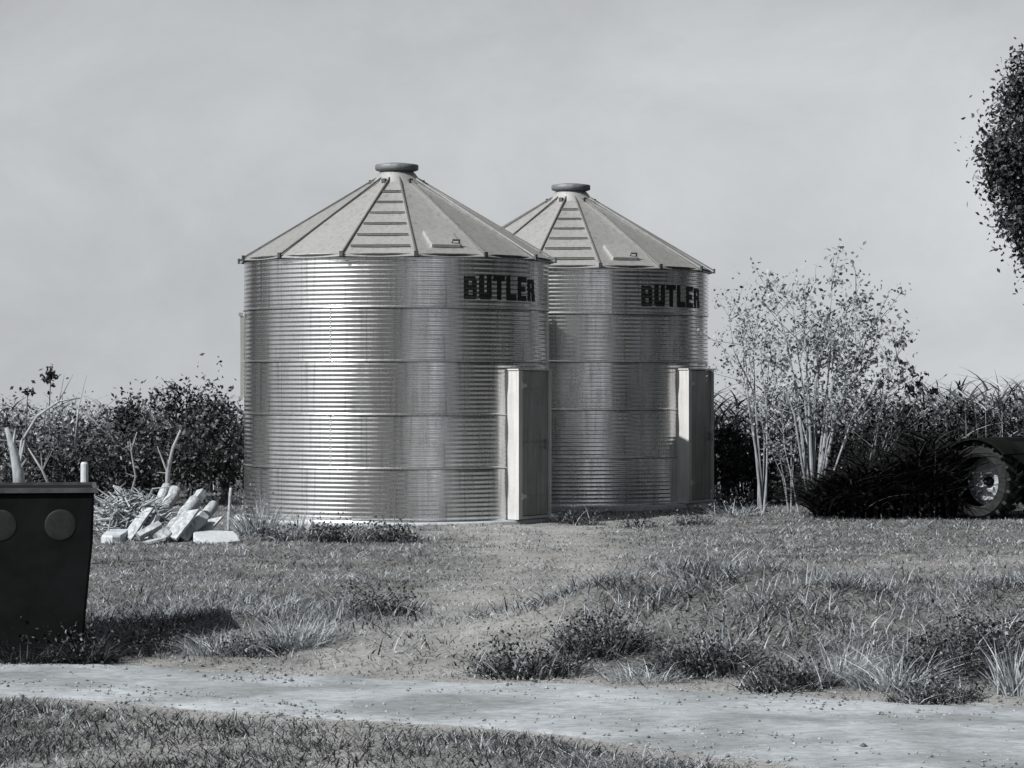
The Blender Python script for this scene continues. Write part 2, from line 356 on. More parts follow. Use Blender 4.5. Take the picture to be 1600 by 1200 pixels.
def copy_tree(o, parent=None):
    c = o.copy(); COL.objects.link(c); c.parent = parent
    for ch in list(o.children): copy_tree(ch, c)
    return c
def make_bin():
    t = thing('grain_bin', 'nearer round corrugated steel grain bin, left of the pair, standing in front of the other', 'grain bin', (BIN1[0], BIN1[1], 0.0), R_(2.4), 'corrugated grain bins')
    mb = MB(); mb.lathe([(RB + .16, -.25), (RB + .16, .03), (RB + .14, .05), (RB - .02, .05)], 72); mb.obj('foundation', M_conc, t, True)
    variants = [sheet_mesh(v) for v in range(3)]
    for k in range(NR):
        for s in range(5):
            link('wall_sheet', variants[(k * 2 + s) % 3], M_wall, t, (0, 0, .05 + k * RH), (0, 0, R_(72 * s + 36 * (k % 2) + 11)))
    # bolted vertical lap seams between sheets and rings
    bs = MB()
    for k in range(NR):
        for s in range(5):
            a = R_(72 * s + 36 * (k % 2) + 11.4)
            for q in range(12): bs.box(pol(RB + .014, a, .05 + k * RH + (q + .5) * PITCH), (.012, .012, .012), Matrix.Rotation(a, 3, 'Z'))
    tag(bs.obj('bolts', M_wall, t), kind='stuff')
    EZ = .05 + EAVE
    # roof: 14 flat panels, 14 raised ribs
    n = 14; st = 2 * math.pi / n; a0 = R_(6.5); r0, z0, r1, z1 = RB + .10, EZ - .035, .34, 4.88
    V = []
    def pan(r, s, z): a = s * (st / 2 - .002); return (r * math.sin(a), -r * math.cos(a), z)
    g = 7; rows = []
    for i in range(g + 1):
        f = i / g; r = r0 + (r1 - r0) * f; z = z0 + (z1 - z0) * f + .015 * math.sin(math.pi * f)
        for j in range(5):
            u = j / 4; A = Vector(pan(r, -1, z)); B = Vector(pan(r, 1, z)); p = A.lerp(B, u); V.append((p.x, p.y, p.z - .012 * math.sin(math.pi * u) * (1 - .7 * f)))
    Q = [(i * 5 + j, i * 5 + j + 1, (i + 1) * 5 + j + 1, (i + 1) * 5 + j) for i in range(g) for j in range(4)]
    nb = len(V); V += [(x, y, z - .012) for x, y, z in V]; Q += [tuple(nb + q for q in reversed(f)) for f in Q]
    Q += [(j + nb, j + 1 + nb, j + 1, j) for j in range(4)]
    pm = mesh_np('roof_panel', V, Q, False); pm.materials.append(M_roof)
    sl = math.atan2(z1 - z0, r0 - r1); ln = math.hypot(z1 - z0, r0 - r1)
    mb = MB(); MR = Matrix.Rotation(sl, 4, 'X')
    mb.box((0, 0, 0), (.018, ln + .05, .024), MR); rib = mb.mesh('roof_rib'); rib.materials.append(M_dkzinc)
    for i in range(n):
        a = a0 + st * i
        link('roof_panel', pm, None, t, (0, 0, 0), (0, 0, a - st / 2))
        rm = (r0 + r1) / 2; p = pol(rm, a, (z0 + z1) / 2 + .03)
        link('roof_rib', rib, None, t, p, (0, 0, a))
        if True:
            q = pol(r0 + .01, a, z0 + .02); mb = MB()
            mb.box((0, 0, 0), (.05, .03, .075)); link('rib_end', mb.mesh('rib_end'), M_dark, t, q, (0, 0, a))
    mb = MB(); mb.lathe([(RB - .01, EZ - .06), (RB + .035, EZ - .06), (RB + .05, EZ - .03), (RB + .05, EZ - .012)], 72); mb.obj('eave_shade_ring', M_dark, t, True)  # drip edge; its dark colour also stands for the shade under the overhang
    # climbing cleats up one panel
    am = a0 - st / 2
    for k in range(6):
        f = .10 + .145 * k; r = r0 + (r1 - r0) * f; z = z0 + (z1 - z0) * f; w = 2 * r * math.tan(st / 2) * .86
        mb = MB(); mb.box((0, 0, 0), (w, .008, .02)); mb.box((0, -.012, -.008), (w, .024, .005)); mb.obj('roof_step', M_dkzinc, t, False, pol(r * math.cos(st / 2), am, z + .03), (sl, 0, am))
    # hatch on the next panel
    am = a0 + st / 2; f = .16; r = (r0 + (r1 - r0) * f); z = z0 + (z1 - z0) * f
    mb = MB(); mb.box((0, 0, 0), (.42, .42, .05)); h = mb.obj('roof_hatch', M_roof, t, False, pol(r * math.cos(st / 2) - .06, am, z + .06), (sl, 0, am))
    mb = MB(); mb.tube([(.1, -.16, .02), (.1, -.16, .07), (.2, -.16, .07), (.2, -.16, .02)], .014, 6); mb.obj('handle', M_dark, h)
    # ventilator
    mb = MB(); mb.lathe([(.40, 4.84), (.365, 4.87), (.27, 5.0), (.235, 5.03)], 28); mb.obj('vent_neck', M_roof, t, True)
    mb = MB(); mb.lathe([(.22, 5.02), (.30, 5.045), (.315, 5.06), (.315, 5.12), (.30, 5.13), (.15, 5.15), (.001, 5.155)], 28); mb.obj('vent_cap', M_cap, t, True)
    for k in range(6):
        a = R_(6.5 + 60 * k + 24); mb = MB(); mb.box((0, 0, 0), (.06, .05, .06)); mb.obj('vent_lug', M_dark, t, False, pol(.38, a, 4.875), (0, 0, a))
    # lettering
    arc0, arc1 = R_(24.5), R_(62.5); zb = 3.12; pitch = (arc1 - arc0) / 6
    hs = [(.0, .315), (.0, .34), (.0, .345), (-.005, .345), (-.005, .33), (-.005, .305)]
    for k, ch in enumerate('BUTLER'):
        b0 = arc0 + pitch * (k + .06); b1 = arc0 + pitch * (k + .90)
        link('letter', letter_mesh(ch, b0, b1, zb + hs[k][0], zb + hs[k][1]), M_paint, t)
    # door housing
    ph = R_(55.5); d = 2.345; hw = .42; zt, zb2 = 2.14, .06
    D = bpy.data.objects.new('door_frame', None)
    fr = MB()
    fr.box((-hw, .13, (zt + zb2) / 2), (.05, .28, zt - zb2)); fr.box((hw, .13, (zt + zb2) / 2), (.05, .28, zt - zb2))
    fr.box((0, .12, zt + .012), (2 * hw + .08, .28, .02)); fr.box((0, .1, zb2 + .02), (2 * hw - .05, .2, .04))
    fr.box((-hw + .01, -.02, (zt + zb2) / 2), (.10, .014, zt - zb2 - .01))
    fo = fr.obj('door_frame', M_frame, t, False, pol(d, ph), (0, 0, ph))
    dr = MB(); dr.box((0, 0, (zt + zb2) / 2 + .02), (2 * hw - .06, .025, zt - zb2 - .06))
    for z in (.35, 1.1, 1.85): dr.box((0, -.02, z), (2 * hw - .12, .016, .05))
    do = dr.obj('door', M_door, t, False, pol(d - .03, ph), (0, 0, ph))
    for z in (.38, 1.93):
        mb = MB(); mb.box((0, 0, 0), (.18, .02, .05)); mb.tube([(-.06, -.02, -.05), (-.06, -.02, .05)], .018, 8); mb.obj('hinge', M_frame, do, False, (-hw + .10, -.04, z))
    mb = MB(); mb.box((0, 0, 0), (.025, .02, .14)); mb.box((0, -.02, .03), (.07, .015, .02)); mb.obj('latch', M_dkzinc, do, False, (hw - .12, -.035, 1.1))
    # channel bolted to the left flank
    mb = MB(); mb.box((0, 0, 0), (.09, .05, 1.15)); mb.box((0, -.02, .6), (.11, .06, .05)); mb.box((0, -.02, -.6), (.11, .06, .05))
    mb.obj('side_channel', M_door, t, False, pol(RB + .035, R_(-84), 2.35), (0, 0, R_(-84)))
    return t
M_dkzinc = galvanised('weathered_zinc', .16, .24, .55, .6)
b1 = make_bin()
b2 = copy_tree(b1); b2.location = (BIN2[0], BIN2[1], .03); b2.rotation_euler = (0, 0, R_(3.6))
b2['label'] = 'farther round corrugated steel grain bin, right of the pair, partly hidden behind the other'

# ------------------------------------------------------------------ vegetation builders
def leaves_at(P, L_, asp=.5, up=.0):
    n = len(P); a = RNG.normal(size=(n, 3)); a[:, 2] = a[:, 2] * (1 - up) ; a /= np.linalg.norm(a, axis=1)[:, None]
    b = RNG.normal(size=(n, 3)); b -= a * (a * b).sum(1)[:, None]; b /= np.linalg.norm(b, axis=1)[:, None]
    c = np.cross(a, b); L2 = np.asarray(L_)[:, None] if hasattr(L_, '__len__') else L_
    V = np.stack([P - a * L2 / 2, P + b * L2 * asp / 2 + c * L2 * .06, P + a * L2 / 2, P - b * L2 * asp / 2 + c * L2 * .06], 1).reshape(-1, 3)
    return V, np.arange(n * 4).reshape(-1, 4)
def clumped(n, k, c, rad, cr, shell=.5, zcut=None):
    """n points in k clumps spread through an ellipsoid"""
    d = RNG.normal(size=(k, 3)); d /= np.linalg.norm(d, axis=1)[:, None]; r = RNG.uniform(shell, 1, k)[:, None] ** .6
    C = np.array(c) + d * r * np.array(rad); s = cr * RNG.uniform(.55, 1.35, k); i = RNG.integers(0, k, n)
    P = C[i] + RNG.normal(size=(n, 3)) * s[i][:, None] * .5
    return P
def shrub(name, label, cat, X, Y, w, h, n, mat, leaf=.08, k=40, stems=7, bark=None, depth=None, base=.15, group=None, cr=.3, top=None, asp=.5):
    z0 = gh(X, Y); t = thing(name, label, cat, (X, Y, z0), 0, group); dp = depth or w * .7
    mb = MB(); tips = []
    for s in range(stems):
        a = RNG.uniform(0, 6.28); rr = RNG.uniform(.2, .95)
        e = Vector((math.cos(a) * w / 2 * rr, math.sin(a) * dp / 2 * rr, h * RNG.uniform(.6, .97))); m1 = Vector((e.x * .35, e.y * .35, e.z * .5)) + Vector(RNG.normal(size=3) * .05)
        mb.tube([(RNG.normal() * .05, RNG.normal() * .05, -.05), m1, e], [.028 * h / 2, .02 * h / 2, .006], 5); tips.append(e)
        for q in range(2):
            f = RNG.uniform(.4, .9); p = m1.lerp(e, f); p2 = p + Vector((RNG.normal() * w * .15, RNG.normal() * dp * .1, RNG.uniform(.1, .4) * h * .5)); mb.tube([p, p2], [.01, .004], 4)
    mb.obj('stems', bark or M_barkd, t)
    P = clumped(n, k, (0, 0, h * (base + 1) / 2), (w / 2, dp / 2, h * (1 - base) / 2), cr, .25)
    P = P[P[:, 2] > .02]
    V, Q = leaves_at(P, leaf * RNG.uniform(.6, 1.4, len(P)), asp)
    link('foliage', mesh_np('foliage', V, Q), mat, t)
    return t
def tuft(name, label, cat, X, Y, w, h, n, mat, d=None, lean=(.2, 1.2), bw=.014, group=None, leafn=0, leafmat=None, leaf=.05, k=10):
    h = h * 1.2; d = d or w * .6; a = RNG.uniform(0, 6.28, n); r = RNG.random(n) ** .6
    P = np.stack([np.cos(a) * r * w / 2, np.sin(a) * r * d / 2, 0 * a], -1); P[:, 2] = ground_h(P[:, 0] + X, P[:, 1] + Y) - gh(X, Y) - .01
    V, Q = blades(P, h * RNG.uniform(.35, 1.05, n) * (1 - .35 * r), RNG.uniform(lean[0], lean[1], n), a + RNG.normal(size=n) * .7, bw * RNG.uniform(.6, 1.4, n), seg=3)
    o = thing(name, label, cat, (X, Y, gh(X, Y)), 0, group)
    link('blades', mesh_np('blades', V, Q), mat, o)
    if mat is M_weed and 'wagon box' not in label:
        m = n // 3; i = RNG.integers(0, n, m); V, Q = blades(P[i] * np.array([1.25, 1.25, 1]), h * RNG.uniform(.3, 1.2, m), RNG.uniform(.2, 1.3, m), RNG.uniform(0, 6.28, m), bw * RNG.uniform(.5, 1, m), seg=3)
        link('dry_blades', mesh_np('dry_blades', V, Q), M_dry, o)
    if leafn:
        P = clumped(leafn, k, (0, 0, h * .3), (w / 2 * 1.15, d / 2 * 1.2, h * .5), .16, .05); P = P[P[:, 2] > .01]
        V, Q = leaves_at(P, leaf * RNG.uniform(.5, 1.5, len(P)), .55); link('leaves', mesh_np('leaves', V, Q), leafmat or mat, o)
    return o

# ------------------------------------------------------------------ left hedge of shrubs behind the firewood
Yh = 46.0
def sh(u, v, wpx, Y, *a, **k):       # shrub whose centre is at column u, whose top is at row v
    X = px(u, Y); top = pz(v, Y) - gh(X, Y); return k.pop('fn', shrub)(k.pop('name', 'shrub'), k.pop('label'), k.pop('cat', 'shrub'), X, Y, wpx / F * Y, top, *a, **k)
sh(296, 592, 120, 45.5, 3600, M_leafd, .085, 34, 8, label='tallest dark bush of the hedge, rising just left of the nearer bin', group='hedge bushes left of the bins')
sh(215, 620, 120, 46.5, 3400, M_leafd, .085, 34, 8, label='dark rounded hedge bush above the firewood pile', group='hedge bushes left of the bins')
sh(350, 624, 110, 44.8, 3200, M_leafd, .08, 32, 6, label='dark hedge bush touching the left flank of the nearer bin', group='hedge bushes left of the bins')
sh(262, 660, 200, 44.0, 3800, M_leafd, .08, 44, 6, label='broad low dark bush directly behind the cut logs', group='hedge bushes left of the bins')
sh(110, 650, 130, 45.0, 2600, M_leafm, .09, 32, 8, label='greyer hedge bush behind the white post', group='hedge bushes left of the bins')
sh(25, 645, 140, 46.0, 2400, M_leafm, .09, 30, 8, label='greyish bush at the left edge of the hedge', group='hedge bushes left of the bins')
sh(165, 700, 160, 43.5, 2600, M_leafd, .08, 34, 4, label='low dark bush between the white post and the brush heap', group='hedge bushes left of the bins')
sh(60, 700, 170, 43.5, 2300, M_leafd, .08, 30, 4, label='low dark bush behind the dark wagon box', group='hedge bushes left of the bins')
sh(60, 606, 260, 48, 900, M_leafp, .06, 40, 16, bark=M_bark, label='thin pale twiggy shrub showing above the left hedge', cr=.4)
def reed(u, v0, v1, Y, label, leaf_n=60, mat=None):
    X = px(u, Y); z1 = pz(v0, Y) - gh(X, Y); t = thing('sapling', label, 'sapling', (X, Y, gh(X, Y)))
    mb = MB(); mb.tube([(0, 0, -.05), (.03, 0, z1 * .5), (.08, .02, z1)], [.02, .014, .006], 5); mb.obj('stem', M_barkd, t)
    P = np.array([.06, 0, z1 - (v1 - v0) / 2 / F * Y]) + RNG.normal(size=(leaf_n, 3)) * np.array([.09, .09, (v1 - v0) / 4 / F * Y]); V, Q = leaves_at(P, .1 * np.ones(len(P)), .6)
    link('foliage', mesh_np('foliage', V, Q), mat or M_leafd, t)
reed(72, 573, 604, 45, 'thin sapling with one dark leaf cluster above the left hedge')
reed(36, 604, 622, 45, 'short faint sapling at the far left of the hedge', 24)
# bleached bent branches in the left hedge
def branch(label, pts, Y, r, mat=None, name='bare_branch', cat='branch'):
    P = [Vector((px(u, Y + dy), Y + dy, pz(v, Y + dy))) for u, v, dy in pts]
    o = thing(name, label, cat, tuple(P[0])); mb = MB(); n = len(P)
    mb.tube([p - P[0] for p in P], [r * (1 - .7 * i / (n - 1)) for i in range(n)], 6); mb.obj('limb', mat or M_bark, o, True)
    for k in range(4):
        i = RNG.integers(1, n - 1) if n > 2 else 0; a = P[i] - P[0]; e = a + Vector((RNG.normal() * .15, RNG.normal() * .1, abs(RNG.normal()) * .2)); mb2 = MB(); mb2.tube([a, e], [r * .35, r * .1], 4); mb2.obj('twig', mat or M_bark, o)
    return o
branch('pale arched branch bowing over the greyish hedge bushes', [(28, 760, 0), (34, 690, 0), (58, 650, 0), (92, 627, 0), (125, 622, 0)], 42.8, .035)
branch('pale drooping branch between the grey and the dark hedge bushes', [(118, 700, 0), (122, 640, 0), (145, 655, 0), (175, 688, 0)], 42.8, .028)
branch('thin bleached pole leaning behind the dark wagon box', [(84, 775, 0), (66, 735, 0), (44, 700, 0)], 41.5, .03, name='leaning_pole', cat='pole')
branch('thick bleached stump leaning at the left edge', [(34, 790, 0), (28, 735, 0), (20, 700, 0), (10, 668, 0)], 41.0, .11, name='dead_stump', cat='stump')
branch('pale forked trunk showing through the dark bush behind the logs', [(262, 800, 0), (262, 740, 0), (270, 700, 0), (282, 672, 0)], 41.8, .05, name='dead_sapling', cat='dead tree')
branch('slim pale stem rising behind the brush heap', [(200, 790, 0), (212, 745, 0), (205, 705, 0), (214, 675, 0)], 41.8, .022)

# ------------------------------------------------------------------ firewood, brush heap, slabs
def log(label, ua, va, ub, vb, Y, r, dy=.5, group='cut logs of the firewood pile', square=False, rr=None):
    A = Vector((px(ua, Y), Y, pz(va, Y))); B = Vector((px(ub, Y + dy), Y + dy, pz(vb, Y + dy)))
    g = gh(A.x, A.y); 
    t = thing('firewood_log', label, 'log', tuple(A), 0, group); d = (B - A)
    mb = MB(); k = 5
    mb.tube([d * (i / k) + Vector(RNG.normal(size=3) * r * (.06 if square else .14)) for i in range(k + 1)], [r * RNG.uniform(.93, 1.07) * (1.15 if square else 1) for _ in range(k + 1)], 5 if square else 11, True)
    mb.obj('bark', M_log, t, not square)
    u = d.normalized(); e = MB(); e.tube([-u * .006, u * .001], r * .9, 11, True); e.obj('cut_end', M_logend, t)
log('brightest thick log lying at the front right of the firewood pile', 283, 846, 318, 806, 34.2, .085, .35, square=True)
log('grey thick log in the middle of the firewood pile', 266, 830, 305, 782, 34.6, .085, .4)
log('upper left log leaning at the back of the firewood pile', 246, 812, 276, 768, 35.0, .075, .4)
log('short pale block lying under the logs, end towards the road', 247, 842, 262, 833, 34.0, .085, .1, square=True)
log('slim log leaning against the brush heap', 229, 845, 243, 808, 34.3, .05, .3, square=True)
log('rear log topmost on the right of the firewood pile', 292, 800, 316, 772, 35.4, .07, .5, square=True)
log('dull log at the bottom left of the firewood pile', 204, 848, 236, 838, 34.5, .05, .3, square=True)
log('log lying across the top of the firewood pile', 240, 806, 262, 760, 35.3, .07, .4)
log('pale log crossing low in front of the brush heap', 216, 838, 250, 820, 34.1, .055, .15, square=True)
log('log end pointing at the road, under the grey thick log', 268, 846, 280, 832, 34.1, .08, .6)
log('grey log at the far right end of the firewood pile', 306, 826, 334, 790, 34.9, .07, .4)
def board(label, ua, va, ub, vb, Y, w, th=.03, dy=.4):
    A = Vector((px(ua, Y), Y, pz(va, Y))); B = Vector((px(ub, Y + dy), Y + dy, pz(vb, Y + dy))); d = B - A
    t = thing('broken_board', label, 'board', tuple(A), 0, 'broken pale boards in the debris'); rot = d.to_track_quat('X', 'Z').to_matrix()
    mb = MB(); n = 6; L0 = d.length; V = []
    for i in range(n + 1):
        x = L0 * i / n; e = (RNG.uniform(-.3, .3) * w if i in (0, n) else 0)
        for y, z in ((-w / 2, 0), (w / 2, 0), (w / 2, th), (-w / 2, th)): V.append(tuple(rot @ Vector((x + e * (1 if y > 0 else -1), y * RNG.uniform(.93, 1.05), z))))
    Q = [(i * 4 + j, (i + 1) * 4 + j, (i + 1) * 4 + (j + 1) % 4, i * 4 + (j + 1) % 4) for i in range(n) for j in range(4)] + [(0, 1, 2, 3), (n * 4 + 3, n * 4 + 2, n * 4 + 1, n * 4)]
    link('plank', mesh_np('plank', V, Q), M_log, t)
board('widest pale board leaning between the logs', 268, 842, 300, 800, 34.0, .2)
board('pale board slanting over the brush heap', 200, 842, 232, 796, 34.2, .16)
board('short board lying flat in front of the logs', 228, 850, 262, 842, 33.8, .2, .03, .1)
board('narrow board leaning to the left at the back of the brush heap', 206, 806, 182, 762, 35.2, .09)
board('pale board at the right end of the logs, beside the flat slab', 306, 846, 338, 812, 34.3, .17)
def slab(label, u, v, wpx, h, Y, dep, rz, name='stone_slab', cat='slab', th=.07):
    X = px(u, Y); w = wpx / F * Y; t = thing(name, label, cat, (X, Y, gh(X, Y)), rz)
    V = []; n = 10
    for z, s in ((-.02, 1.0), (th * .75, .99), (th, .93)):
        for j in range(n):
            a = 2 * math.pi * j / n; c, q = math.cos(a), math.sin(a); f = 1 / max(abs(c), abs(q)) ** .7
            V.append((c * w / 2 * f * s * (1 + .05 * math.sin(j * 2.7)), q * dep / 2 * f * s, z + .01 * math.sin(j * 1.9) + (h * (.5 + .5 * q) if z > 0 else 0)))
    V.append((0, 0, th + h * .5)); Q = [(i * n + j, i * n + (j + 1) % n, (i + 1) * n + (j + 1) % n, (i + 1) * n + j) for i in range(2) for j in range(n)]
    T = [(3 * n, 2 * n + j, 2 * n + (j + 1) % n) for j in range(n)]
    link('slab_top', mesh_np('slab_top', V, [np.array(Q), np.array(T)]), M_white, t); return t
slab('flat whitish slab lying on the grass right of the firewood', 338, 852, 70, .10, 34.0, .9, R_(14), th=.04)
slab('small whitish block lying left of the firewood under the brush', 180, 848, 34, .07, 34.2, .5, R_(-10), name='pale_block', cat='block', th=.09)
# tangle of pale twigs
X, Y = px(198, 34.8), 34.8; t = thing('brush_heap', 'tangled heap of pale twigs beside the dark wagon box', 'brush pile', (X, Y, gh(X, Y)))
for grp in range(6):
    mb = MB()
    for k in range(44):
        a = RNG.uniform(0, 6.28); c = Vector((RNG.normal() * .17, RNG.normal() * .14, RNG.uniform(.02, .45))); l = RNG.uniform(.2, .55)
        d = Vector((math.cos(a) * l * .8, math.sin(a) * l * .5, RNG.uniform(.0, .6) * l)); md = c + d * .5 + Vector(RNG.normal(size=3) * .05)
        mb.tube([c, md, c + d], [.015, .011, .005], 4)
    tag(mb.obj('twigs', M_log, t), kind='stuff')
P = clumped(900, 18, (0, 0, .3), (.42, .3, .3), .12, .1); P = P[P[:, 2] > .02]; V, Q = leaves_at(P, .06 * np.ones(len(P)), .5); link('dead_leaves', mesh_np('dead_leaves', V, Q), M_leafp, t)
def stake(name, label, u, v, w, Y, mat, vb=None, lean=0):
    X = px(u, Y); z = pz(v, Y) - gh(X, Y); t = thing(name, label, 'post', (X, Y, gh(X, Y))); mb = MB()
    mb.tube([(0, 0, -.1), (lean * .5, 0, z * .5), (lean, 0, z - .02), (lean, 0, z)], [w / 2, w / 2, w / 2 * .97, w / 2 * .7], 12); mb.obj('post_shaft', mat, t, False)
    return t
stake('marker_post', 'short white post standing behind the dark wagon box', 132, 722, .088, 30.0, M_white)
stake('stake', 'small pale stake left of the nearer bin', 356, 762, .045, 36.5, M_log, lean=.04)

# ------------------------------------------------------------------ dark wagon box, left foreground
def wagon():
    Y = 20.7; xr = px(148, Y); sc = F / Y; t = thing('wagon_box', 'dark steel wagon box with round discs, cut off by the left edge of the picture', 'wagon', (xr - 1.03, Y + .48, gh(xr - .6, Y) - .03), R_(8.9))
    zt = pz(760, Y) - gh(xr - .6, Y)
    prof = [(.97, .02), (1.00, .40), (1.03, .72), (1.05, .92), (1.06, zt - .03)]
    V = []
    for hx, z in prof:
        hy = .6
        for x, y in ((-1.4, -hy), (hx - .12, -hy), (hx - .12, hy), (-1.4, hy)): V.append((x, y, z))
    Q = [(i * 4 + j, i * 4 + (j + 1) % 4, (i + 1) * 4 + (j + 1) % 4, (i + 1) * 4 + j) for i in range(4) for j in range(4)] + [(3, 2, 1, 0)]
    o = link('hull', mesh_np('hull', V, Q), M_black, t); md = o.modifiers.new('b', 'BEVEL'); md.width = .02; md.segments = 2
    mb = MB()
    for x0, y0, dx, dy in ((-.22, -.61, 2.36, .03), (-.22, .61, 2.36, .03), (.945, 0, .03, 1.19), (-1.40, 0, .03, 1.19)): mb.box((x0, y0, zt), (dx, dy, .035))
    mb.obj('top_rim', M_dark, t)
    mb = MB(); mb.box((-.22, 0, zt - .012), (2.28, 1.15, .02)); mb.obj('lid', M_black, t)
    for x in (.69, .69 - .44, .69 - 1.2):
        mb = MB(); M = Matrix.Translation((x, -.60, zt - .26)) @ Matrix.Rotation(R_(90), 4, 'X')
        mb.lathe([(.118, 0), (.116, .003), (.105, .005), (.06, .0045), (.001, .004)], 24, M); mb.obj('round_disc', M_dusty, t, True)
    for x in (-1.2, .7):
        for y in (-.35, .35):
            mb = MB(); mb.box((x, y, .05), (.1, .1, .26)); mb.obj('leg', M_black, t)
    return t
wagon()

# ------------------------------------------------------------------ right: low dark farm machine
def wheel(parent, loc, rz, r=.55, rim=.36, w=.34):
    o = link('wheel', None, None, parent); bpy.data.objects.remove(o)
    # local axis: wheel disc faces -Y
    prof = [(rim, -w * .42), (rim + .04, -w / 2), (r - .05, -w / 2 * .97), (r - .01, -w * .36), (r - .012, w * .36), (r - .05, w / 2), (rim + .04, w / 2), (rim, w * .42)]
    MX = Matrix.Rotation(R_(90), 4, 'X'); mb = MB(); mb.lathe(prof, 40, MX)
    n = 20
    for k in range(n):
        a = 2 * math.pi * k / n
        for s in (-1, 1):
            aa = a + (s * .5 + .5) * math.pi / n
            M = Matrix.Rotation(-aa, 4, 'Y') @ Matrix.Translation((0, s * w * .26, r + .01)) @ Matrix.Rotation(s * R_(28), 4, 'Z')
            V = np.array([(x, y, z) for z in (-.03, .03) for x, y in ((-.022, -.1), (.022, -.1), (.022, .1), (-.022, .1))])
            V = V @ np.array(M.to_3x3()).T + np.array(M.translation)
            mb.add(V, [(0, 3, 2, 1), (4, 5, 6, 7), (0, 1, 5, 4), (1, 2, 6, 5), (2, 3, 7, 6), (3, 0, 4, 7)])
    ty = mb.obj('wheel', M_rubber, parent, False, loc, (0, 0, rz))
    mb = MB(); mb.lathe([(rim + .012, -w * .46), (rim + .005, -w * .53), (rim - .03, -w * .53), (rim - .05, -w * .40), (rim * .66, -w * .36), (rim * .60, -w * .44), (rim * .52, -w * .44), (rim * .46, -w * .36), (rim * .30, -w * .38), (rim * .26, -w * .52), (.001, -w * .54)], 36, MX); ri = mb.obj('rim', M_rim, ty, True)
    for k in range(6):
        a = 2 * math.pi * k / 6
        mb = MB(); mb.box((math.cos(a) * rim * .39, -w * .40, math.sin(a) * rim * .39), (.03, .03, .03)); mb.obj('wheel_nut', M_dark, ty)
    return ty
def machine():
    Y = 40.0; X = px(1536, Y); g = gh(X, Y)
    t = thing('farm_machine', 'low dark farm machine with a lugged tyre and pale rim, parked at the right edge', 'farm machine', (X, Y, g), 0)
    rz = R_(-44)
    wheel(t, (0, 0, .55), rz)
    ax = Matrix.Rotation(rz, 4, 'Z')
    wheel(t, tuple(ax @ Vector((0, 1.7, .55))), rz)
    def P(u, v, dy=0): Yq = Y + dy; return (px(u, Yq) - X, dy, pz(v, Yq) - g)
    mb = MB(); mb.tube([ax @ Vector((0, .1, .55)), ax @ Vector((0, 1.7, .55))], .07, 8); mb.obj('axle', M_black, t)
    # fender: arched strip over the tyre
    V = []; n = 14
    for k in range(n + 1):
        a = R_(40 + 115 * k / n)
        for rr in (.66, .69):
            for yy in (-.24, .3): V.append(tuple(ax @ Vector((math.cos(a) * rr, yy, .55 + math.sin(a) * rr * .92))))
    Q = []
    for k in range(n):
        b = k * 4; c = b + 4; Q += [(b, b + 1, c + 1, c), (b + 2, c + 2, c + 3, b + 3), (b, c, c + 2, b + 2), (b + 1, b + 3, c + 3, c + 1)]
    Q += [(0, 2, 3, 1), (n * 4, n * 4 + 1, n * 4 + 3, n * 4 + 2)]
    link('fender', mesh_np('fender', V, Q), M_black, t)
    # body: swept hood going left and away, profile from front tip to rear deck, lofted across its width
    prof = [(-2.15, .30, .38), (-1.95, .30, .62), (-1.6, .28, .74), (-1.2, .28, .78), (-.9, .28, .84), (-.62, .3, 1.02), (-.35, .3, 1.10), (.3, .3, 1.10), (.9, .3, 1.12), (1.7, .3, 1.05), (2.2, .35, .95)]
    V = []; hw = .62
    for x, z0, z1 in prof:
        for y, f in ((-hw, .0), (-hw, .82), (-hw * .8, 1.0), (hw * .8, 1.0), (hw, .82), (hw, .0)): V.append((x, y + 1.0, z0 + (z1 - z0) * f))
    m = len(prof); Q = [(i * 6 + j, (i + 1) * 6 + j, (i + 1) * 6 + (j + 1) % 6, i * 6 + (j + 1) % 6) for i in range(m - 1) for j in range(6)]
    Q += [(0, 1, 4, 5), (1, 2, 3, 4), ((m - 1) * 6 + 5, (m - 1) * 6 + 4, (m - 1) * 6 + 1, (m - 1) * 6), ((m - 1) * 6 + 4, (m - 1) * 6 + 3, (m - 1) * 6 + 2, (m - 1) * 6 + 1)]
    o = link('body', mesh_np('body', V, Q), M_black, t); md = o.modifiers.new('b', 'BEVEL'); md.width = .03; md.segments = 2
    mb = MB(); mb.box((-1.3, .9, .22), (1.5, .9, .16)); mb.box((-2.05, .9, .2), (.2, 1.3, .2)); mb.obj('underframe', M_black, t)
    mb = MB(); mb.box((.55, 1.0, 1.14), (.5, .6, .06)); mb.obj('seat', M_black, t)
    return t
machine()

